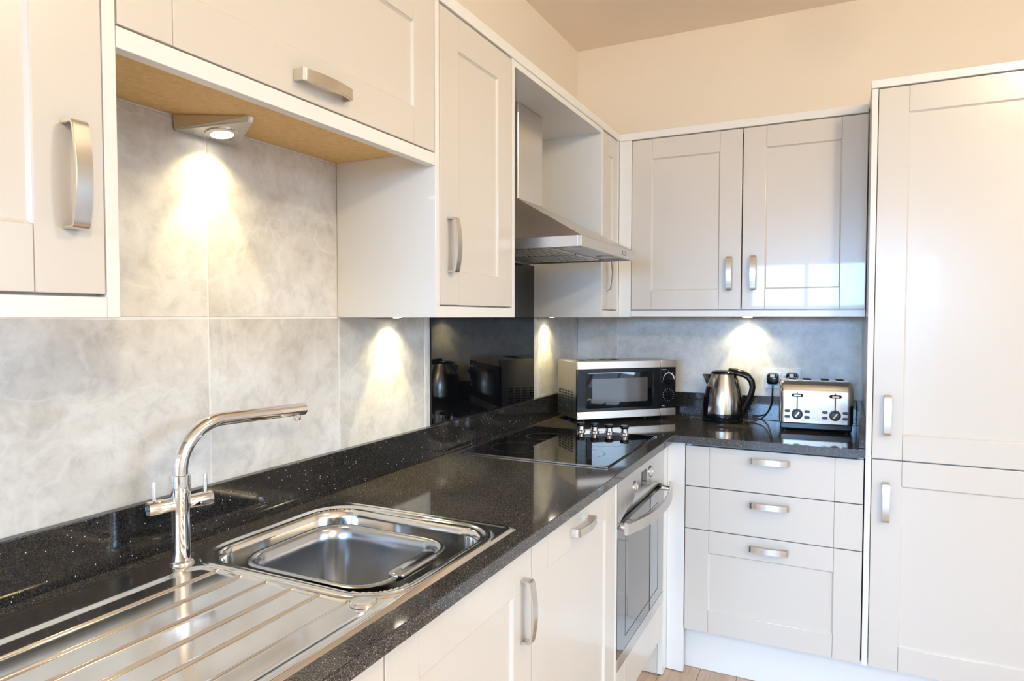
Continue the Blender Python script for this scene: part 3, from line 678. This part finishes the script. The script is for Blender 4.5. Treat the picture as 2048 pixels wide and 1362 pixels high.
obj('carcass', B((T, 0.634, 0.021, 0.538, 0.172, 0.19), (T, 0.634, 0.021, 0.538, 2.10, 2.1225), (T, 0.634, 0.52, 0.538, 0.19, 2.10), (T, 0.634, 0.021, 0.51, 0.88, 0.897)), PANEL_LIT, w)
front(w, T+0.002, 0.632, 0.8895, 2.1195, handle=(T+0.002+0.0425, 1.039, True), stile=0.088, rail=0.084)
front(w, T+0.002, 0.632, 0.1745, 0.8855, handle=(T+0.002+0.0425, 0.746, True), stile=0.088, rail=0.084)
tag(obj('cornice', B((XT-0.0025, XT+0.655, YBK-0.004, -0.001, 2.1235, 2.1505), bev=0.0022, seg=2), PANEL_LIT, smooth=20), 'cream cornice on top of the tall right-hand cabinet', 'cornice')
tag(obj('plinth', B((0.480, 0.496, -3.2, -0.5995, 0.001, 0.150), bev=0.001), PANEL_LIT), 'cream plinth board below the left-hand base units', 'plinth')
tag(obj('plinth', B((0.590, XT+0.652, -0.4795, -0.4635, 0.001, 0.160), bev=0.001), PANEL_LIT), 'cream plinth board below the drawers and tall cabinet', 'plinth')

# ------------------------------------------------------------------ microwave
MW, MD, MH = 0.4665, 0.2165, 0.2402
mw = thing('microwave', 'silver and black microwave angled across the corner of the worktop', 'microwave', (0.1900, -0.5040, ZK), R(44.71))
Z0 = 0.020
SILVER = brushed('silver_enamel_case', (0.62, 0.60, 0.56), 0.32, 6, 1)
obj('case', B((0.002, MW-0.002, 0.016, MD, Z0+0.001, Z0+MH-0.002), bev=0.003, seg=2), SILVER, mw, 20)
DW = 0.390
bd = 0.0315
PALE = mat('champagne_steel', (0.80, 0.66, 0.55), 0.28, metal=1.0)
dr = obj('door', B((0.0, DW, 0.0, 0.015, Z0+bd+0.0003, Z0+MH-bd-0.0003), bev=0.0015, seg=2), BLACKPL, mw, 20)
obj('band', B((0.0, DW, -0.001, 0.015, Z0+MH-bd, Z0+MH), bev=0.0015, seg=2), PALE, dr, 20)
obj('band', B((0.0, DW, -0.001, 0.015, Z0, Z0+bd), bev=0.0015, seg=2), PALE, dr, 20)
def ypl(poly_loops, **k): return [[Vector((p.x, p.z, p.y)) for p in lp] for lp in poly_loops]
bm = bmesh.new()
loft(bm, ypl([rrect(0.197, Z0+MH/2, 0.158, 0.076, 0.012, -0.0012), rrect(0.197, Z0+MH/2, 0.155, 0.073, 0.011, -0.0022)]), False, True)
obj('window', bm, BLACKGLASS, dr, 30)
bm = bmesh.new(); loft(bm, ypl([rrect(0.197, Z0+MH/2-0.002, 0.130, 0.050, 0.004, -0.00225), rrect(0.197, Z0+MH/2-0.002, 0.130, 0.050, 0.004, -0.0026)]), False, True)
obj('mesh_screen', bm, mat('grey_screen', (0.085, 0.078, 0.066), 0.06, spec=1.0), dr)
cp = obj('control_panel', B((DW+0.001, MW, 0.0, 0.015, Z0+bd+0.0003, Z0+MH-bd-0.0003), bev=0.0015, seg=2), BLACKPL, mw, 20)
obj('band', B((DW+0.001, MW, -0.001, 0.015, Z0+MH-bd, Z0+MH), bev=0.0015, seg=2), PALE, cp, 20)
obj('band', B((DW+0.001, MW, -0.001, 0.015, Z0, Z0+bd), bev=0.0015, seg=2), PALE, cp, 20)
KX = (DW+MW)/2+0.002
for kz, ang, big in ((Z0+0.158, 80, 1), (Z0+0.090, 15, 0)):
    Mx = Matrix.Rotation(R(90), 4, 'X')
    bm = bmesh.new(); lathe(bm, [(0.0225, 0.0), (0.0225, 0.004), (0.0205, 0.006), (0.019, 0.010), (0.0175, 0.0115), (0.0005, 0.012)], 36, (KX, 0, kz), M=Mx); k = obj('knob', bm, BLACKPL, cp, 40)
    bm = bmesh.new(); g = bmesh.new(); box(g, -0.0045, 0.0045, -0.019, 0.019, 0.011, 0.018, 0.0012)
    merge(bm, g, Matrix.Translation((KX, 0, kz)) @ Mx @ Matrix.Rotation(R(ang), 4, 'Z')); obj('grip', bm, BLACKPL, k, 40)
    bm = bmesh.new()
    if big:   # crescent scale around the power dial
        n = 26; lo = []; hi = []
        for i in range(n+1):
            a = R(190-200*i/n); wd = 0.0012+0.0045*i/n
            lo.append(Vector((KX+0.0245*math.cos(a), -0.0006, kz+0.0245*math.sin(a)))); hi.append(Vector((KX+(0.0245+wd)*math.cos(a), -0.0006, kz+(0.0245+wd)*math.sin(a))))
        loft(bm, [lo, hi], closed=False)
    for i in range(18 if not big else 7):
        a = R(i*20 if not big else 200-i*36); rr = 0.0255 if not big else 0.0325; l_ = 0.0022
        g = bmesh.new(); box(g, rr, rr+l_, -0.0006, 0.0, -0.0006, 0.0006); merge(bm, g, Matrix.Translation((KX, 0, kz)) @ Matrix.Rotation(-a, 4, 'Y'))
    obj('dial_marks', bm, MARK, cp)
text('marking', 'POWER', 0.0062, MARK, cp, (DW+0.018, -0.0004, Z0+0.1985), (R(90), 0, 0), 0.0002)
text('marking', 'TIME', 0.0062, MARK, cp, (DW+0.015, -0.0004, Z0+0.0425), (R(90), 0, 0), 0.0002)
bm = bmesh.new()
for i in range(3):
    for j in range(2): box(bm, DW+0.010+i*0.010, DW+0.013+i*0.010, -0.0016, -0.0008, Z0+0.010+j*0.010, Z0+0.013+j*0.010)
obj('dots', bm, MARK, cp)
for fx, fy in ((0.045, 0.04), (MW-0.045, 0.04), (0.045, MD-0.03), (MW-0.045, MD-0.03)):
    bm = bmesh.new(); lathe(bm, [(0.010, 0.0), (0.012, Z0+0.0015)], 16, (fx, fy, 0)); obj('foot', bm, BLACKPL, mw, 40)
bm = bmesh.new()
for i in range(5):
    for j in range(8): box(bm, 0.0006, 0.0026, 0.048+i*0.032, 0.070+i*0.032, Z0+0.030+j*0.011, Z0+0.0355+j*0.011)
v = obj('vent_slots', bm, SHADOWGAP, mw); v['kind'] = 'stuff'
bm = bmesh.new()
for i in range(4): box(bm, 0.055+i*0.052, 0.092+i*0.052, 0.095, 0.15, Z0+MH-0.0026, Z0+MH-0.0014)
obj('top_vent', bm, SHADOWGAP, mw)

# ------------------------------------------------------------------ kettle
kt = thing('kettle', 'brushed steel jug kettle with black handle, on its base by the socket', 'kettle', (0.711, -0.112, ZK)); kt.scale = (1.03, 1.03, 0.95)
bm = bmesh.new(); lathe(bm, [(0.070, 0), (0.082, 0.001), (0.083, 0.010), (0.080, 0.013), (0.078, 0.013), (0.078, 0.0145)], 48); obj('power_base', bm, BLACKPL, kt, 40)
bm = bmesh.new(); lathe(bm, [(0.078, 0.0145), (0.080, 0.017), (0.081, 0.024), (0.0795, 0.0385)], 48); obj('base_ring', bm, BLACKPL, kt, 40)
bm = bmesh.new(); lathe(bm, [(0.0785, 0.0387), (0.0785, 0.055), (0.0775, 0.080), (0.0745, 0.110), (0.070, 0.138), (0.064, 0.165), (0.0565, 0.192), (0.0505, 0.211), (0.0495, 0.2135)], 56); KS = brushed('kettle_steel', (0.72, 0.68, 0.63), 0.19, 300, 0, 0.0)
obj('body', bm, KS, kt, 50)
bm = bmesh.new(); lathe(bm, [(0.0505, 0.2137), (0.0505, 0.2175), (0.046, 0.2235), (0.030, 0.228), (0.0005, 0.2295)], 40); obj('lid', bm, BLACKPL, kt, 50)
bm = bmesh.new()    # spout beak, pointing to the left
loft(bm, [[Vector(p) for p in ((-0.040, -0.026, 0.2125), (-0.087, -0.003, 0.208), (-0.087, 0.003, 0.208), (-0.040, 0.026, 0.2125))],
          [Vector(p) for p in ((-0.046, -0.025, 0.195), (-0.080, -0.003, 0.196), (-0.080, 0.003, 0.196), (-0.046, 0.025, 0.195))],
          [Vector(p) for p in ((-0.058, -0.010, 0.158), (-0.0665, -0.003, 0.160), (-0.0665, 0.003, 0.160), (-0.058, 0.010, 0.158))]], True, True); obj('spout', bm, KS, kt, 30)
bm = bmesh.new()    # black strip down the side below the spout
rows = []
for r_, z in ((0.0785, 0.040), (0.0785, 0.055), (0.0775, 0.080), (0.0745, 0.110), (0.070, 0.138), (0.066, 0.157)):
    rows.append([Vector(((r_+0.0022)*math.cos(R(a)), (r_+0.0022)*math.sin(R(a)), z)) for a in range(150, 233, 6)])
loft(bm, rows, closed=False); obj('water_gauge', bm, BLACKPL, kt, 50)
HP = [(0.020, 0.226), (0.050, 0.2225), (0.075, 0.217), (0.098, 0.204), (0.112, 0.184), (0.1165, 0.158), (0.112, 0.130), (0.101, 0.102), (0.089, 0.075), (0.082, 0.050), (0.079, 0.030)]
rad = [(0.010, 0.016), (0.012, 0.018), (0.0125, 0.017), (0.0125, 0.015), (0.012, 0.014), (0.0115, 0.013), (0.011, 0.013), (0.0105, 0.013), (0.010, 0.013), (0.009, 0.012), (0.006, 0.010)]
bm = bmesh.new(); tube(bm, [(a, 0, b) for a, b in HP], [(q, p) for p, q in rad], 16)
rows = []
for r_, z in ((0.0495, 0.213), (0.0565, 0.192), (0.064, 0.165), (0.070, 0.138), (0.0745, 0.110), (0.0775, 0.080), (0.0785, 0.045)):
    rows.append([Vector(((r_+0.002)*math.cos(R(a)), (r_+0.002)*math.sin(R(a)), z)) for a in (-16, -8, 0, 8, 16)])
loft(bm, rows, closed=False); obj('handle', bm, BLACKPL, kt, 50)
obj('lid_button', B((0.060, 0.073, -0.005, 0.005, 0.228, 0.2335), bev=0.0015), BLACKPL, kt)

# ------------------------------------------------------------------ toaster
TW, TD, TH = 0.262, 0.185, 0.196
to = thing('toaster', 'four-slot polished steel toaster with two dials beside the tall cabinet', 'toaster', (0.950, -0.2715, ZK), R(5.2))
TS = brushed('toaster_steel', (0.74, 0.70, 0.65), 0.17, 6, 0, 0.01)
obj('base', B((0.004, TW-0.004, 0.004, TD-0.004, 0.009, 0.034), bev=0.004, seg=2), BLACKPL, to, 20)
def toaster_loop(x, inset):
    out = []; zl, zh, yf, yb = 0.0345+0*inset, TH-inset, 0.0+inset, TD-inset; r = 0.045
    out += [Vector((x, yf, zl)), Vector((x, yf, zl+0.05))]
    for i in range(9):
        a = math.pi/2*i/8; out.append(Vector((x, yf+r*(1-math.cos(a)), zh-r+r*math.sin(a))))
    for i in range(9):
        a = math.pi/2*i/8; out.append(Vector((x, yb-r*(1-math.sin(a)), zh-r+r*math.cos(a))))
    out += [Vector((x, yb, zl+0.05)), Vector((x, yb, zl))]
    return out
bm = bmesh.new(); loft(bm, [toaster_loop(x, i) for x, i in ((0.0, 0.016), (0.002, 0.009), (0.007, 0.003), (0.014, 0.0), (0.022, 0.0), (TW-0.022, 0.0), (TW-0.014, 0.0), (TW-0.007, 0.003), (TW-0.002, 0.009), (TW, 0.016))], True, True)
bd_ = obj('body', bm, TS, to, 50)
for a in (0.034, 0.088, 0.152, 0.206):
    obj('slot', B((a, a+0.030, 0.048, 0.150, TH-0.004, TH+0.0006)), SHADOWGAP, bd_)
    bm = bmesh.new(); t2 = 0.0018
    for q in ((a-t2, a, 0.046, 0.152), (a+0.030, a+0.030+t2, 0.046, 0.152), (a, a+0.030, 0.046, 0.048), (a, a+0.030, 0.150, 0.152)): box(bm, *q, TH-0.002, TH+0.0012)
    obj('slot_rim', bm, TS, bd_)
for cx_ in (0.064, 0.198):
    obj('lever_slot', B((cx_-0.002, cx_+0.002, -0.0008, 0.006, 0.085, 0.155)), SHADOWGAP, bd_)
    bm = bmesh.new(); loft(bm, [[Vector((p.x, q, p.y)) for p in rrect(cx_, 0.142, a_, b_, b_-0.0003, 0)] for q, a_, b_ in ((0.010, 0.021, 0.0062), (-0.014, 0.021, 0.0062), (-0.017, 0.019, 0.0045))], True, True); lv = obj('lever', bm, BLACKPL, to, 40)
    obj('lever_trim', B((cx_-0.012, cx_+0.012, -0.0182, -0.0168, 0.139, 0.145), bev=0.0005), CHROME, lv)
    Mx = Matrix.Rotation(R(90), 4, 'X')
    bm = bmesh.new(); lathe(bm, [(0.0205, 0.0), (0.0205, 0.002), (0.019, 0.003), (0.0165, 0.003), (0.0155, 0.012), (0.014, 0.0135), (0.0005, 0.014)], 36, (cx_, 0, 0.068), M=Mx); dk = obj('dial', bm, DARKGREY, to, 40)
    bm = bmesh.new(); g = bmesh.new(); box(g, -0.0032, 0.0032, -0.012, 0.012, 0.0135, 0.0165, 0.0008); merge(bm, g, Matrix.Translation((cx_, 0, 0.068)) @ Mx @ Matrix.Rotation(R(-35), 4, 'Z')); obj('pointer', bm, CHROME, dk)
    for ox in (-0.0355, 0.0355):
        for oz in (0.079, 0.057):
            bm = bmesh.new(); loft(bm, [[Vector((p.x, q, p.y)) for p in rrect(cx_+ox, oz, a_, b_, b_-0.0003, 0)] for q, a_, b_ in ((0.002, 0.0100, 0.0055), (-0.0015, 0.0100, 0.0055), (-0.0016, 0.0082, 0.0040), (-0.003, 0.0080, 0.0038))], True, True); obj('button', bm, DARKGREY, to, 30)
for fx in (0.02, TW-0.02):
    for fy in (0.02, TD-0.02):
        bm = bmesh.new(); lathe(bm, [(0.008, 0.0), (0.009, 0.0095)], 14, (fx, fy, 0)); obj('foot', bm, BLACKPL, to, 40)

# ------------------------------------------------------------------ double socket, plugs, kettle cable
so = thing('wall_socket', 'white double wall socket between the kettle and toaster', 'socket', (0.940, 0.0, 1.099))
obj('face_plate', B((-0.073, 0.073, -0.0085, -0.0005, -0.042, 0.044), bev=0.002, seg=2), WHITEPL, so, 20)
for sx_ in (-0.013, 0.013):
    obj('switch', B((sx_-0.008, sx_+0.008, -0.0125, -0.0085, 0.010, 0.030), bev=0.0015, seg=2), WHITEPL, so, 20)
def plug(x, z, label):
    p = thing('plug', label, 'plug', (x, -0.0087, z), group='black mains plugs')
    bm = bmesh.new(); poly = []
    loft(bm, [[Vector((q.x*(1.0+0.06*max(0, -q.y/0.023)), yy, q.y)) for q in rrect(0, 0, hx_, hz_, 0.012, 0)] for yy, hx_, hz_ in ((0.0, 0.0245, 0.0245), (-0.010, 0.0245, 0.0245), (-0.026, 0.022, 0.022), (-0.029, 0.018, 0.018))], True, True)
    obj('shell', bm, BLACKPL, p, 40)
    obj('sticker', B((-0.009, 0.008, -0.0296, -0.0289, 0.008, 0.021)), WHITEPL, p)
    return p
plug(0.902, 1.099, 'black plug with a white sticker in the left socket outlet')
plug(0.978, 1.103, 'black plug in the right socket outlet, half hidden by the toaster')
def smooth_path(P, n=8):
    P = [Vector(p) for p in P]; out = []
    for i in range(len(P)-1):
        p0, p1, p2, p3 = P[max(i-1, 0)], P[i], P[i+1], P[min(i+2, len(P)-1)]
        for k in range(n):
            t = k/n; out.append(0.5*((2*p1)+(p2-p0)*t+(2*p0-5*p1+4*p2-p3)*t*t+(3*p1-p0-3*p2+p3)*t**3))
    out.append(P[-1]); return out
bm = bmesh.new(); tube(bm, smooth_path([(0.902, -0.024, 1.073), (0.902, -0.028, 1.045), (0.900, -0.040, 1.000), (0.888, -0.060, 0.962), (0.868, -0.080, 0.936), (0.840, -0.095, 0.9245), (0.812, -0.105, 0.9225)]), 0.0032, 10)
tag(obj('kettle_cable', bm, BLACKPL, smooth=60), 'thin black cable running from the left plug to the kettle base', 'cable')
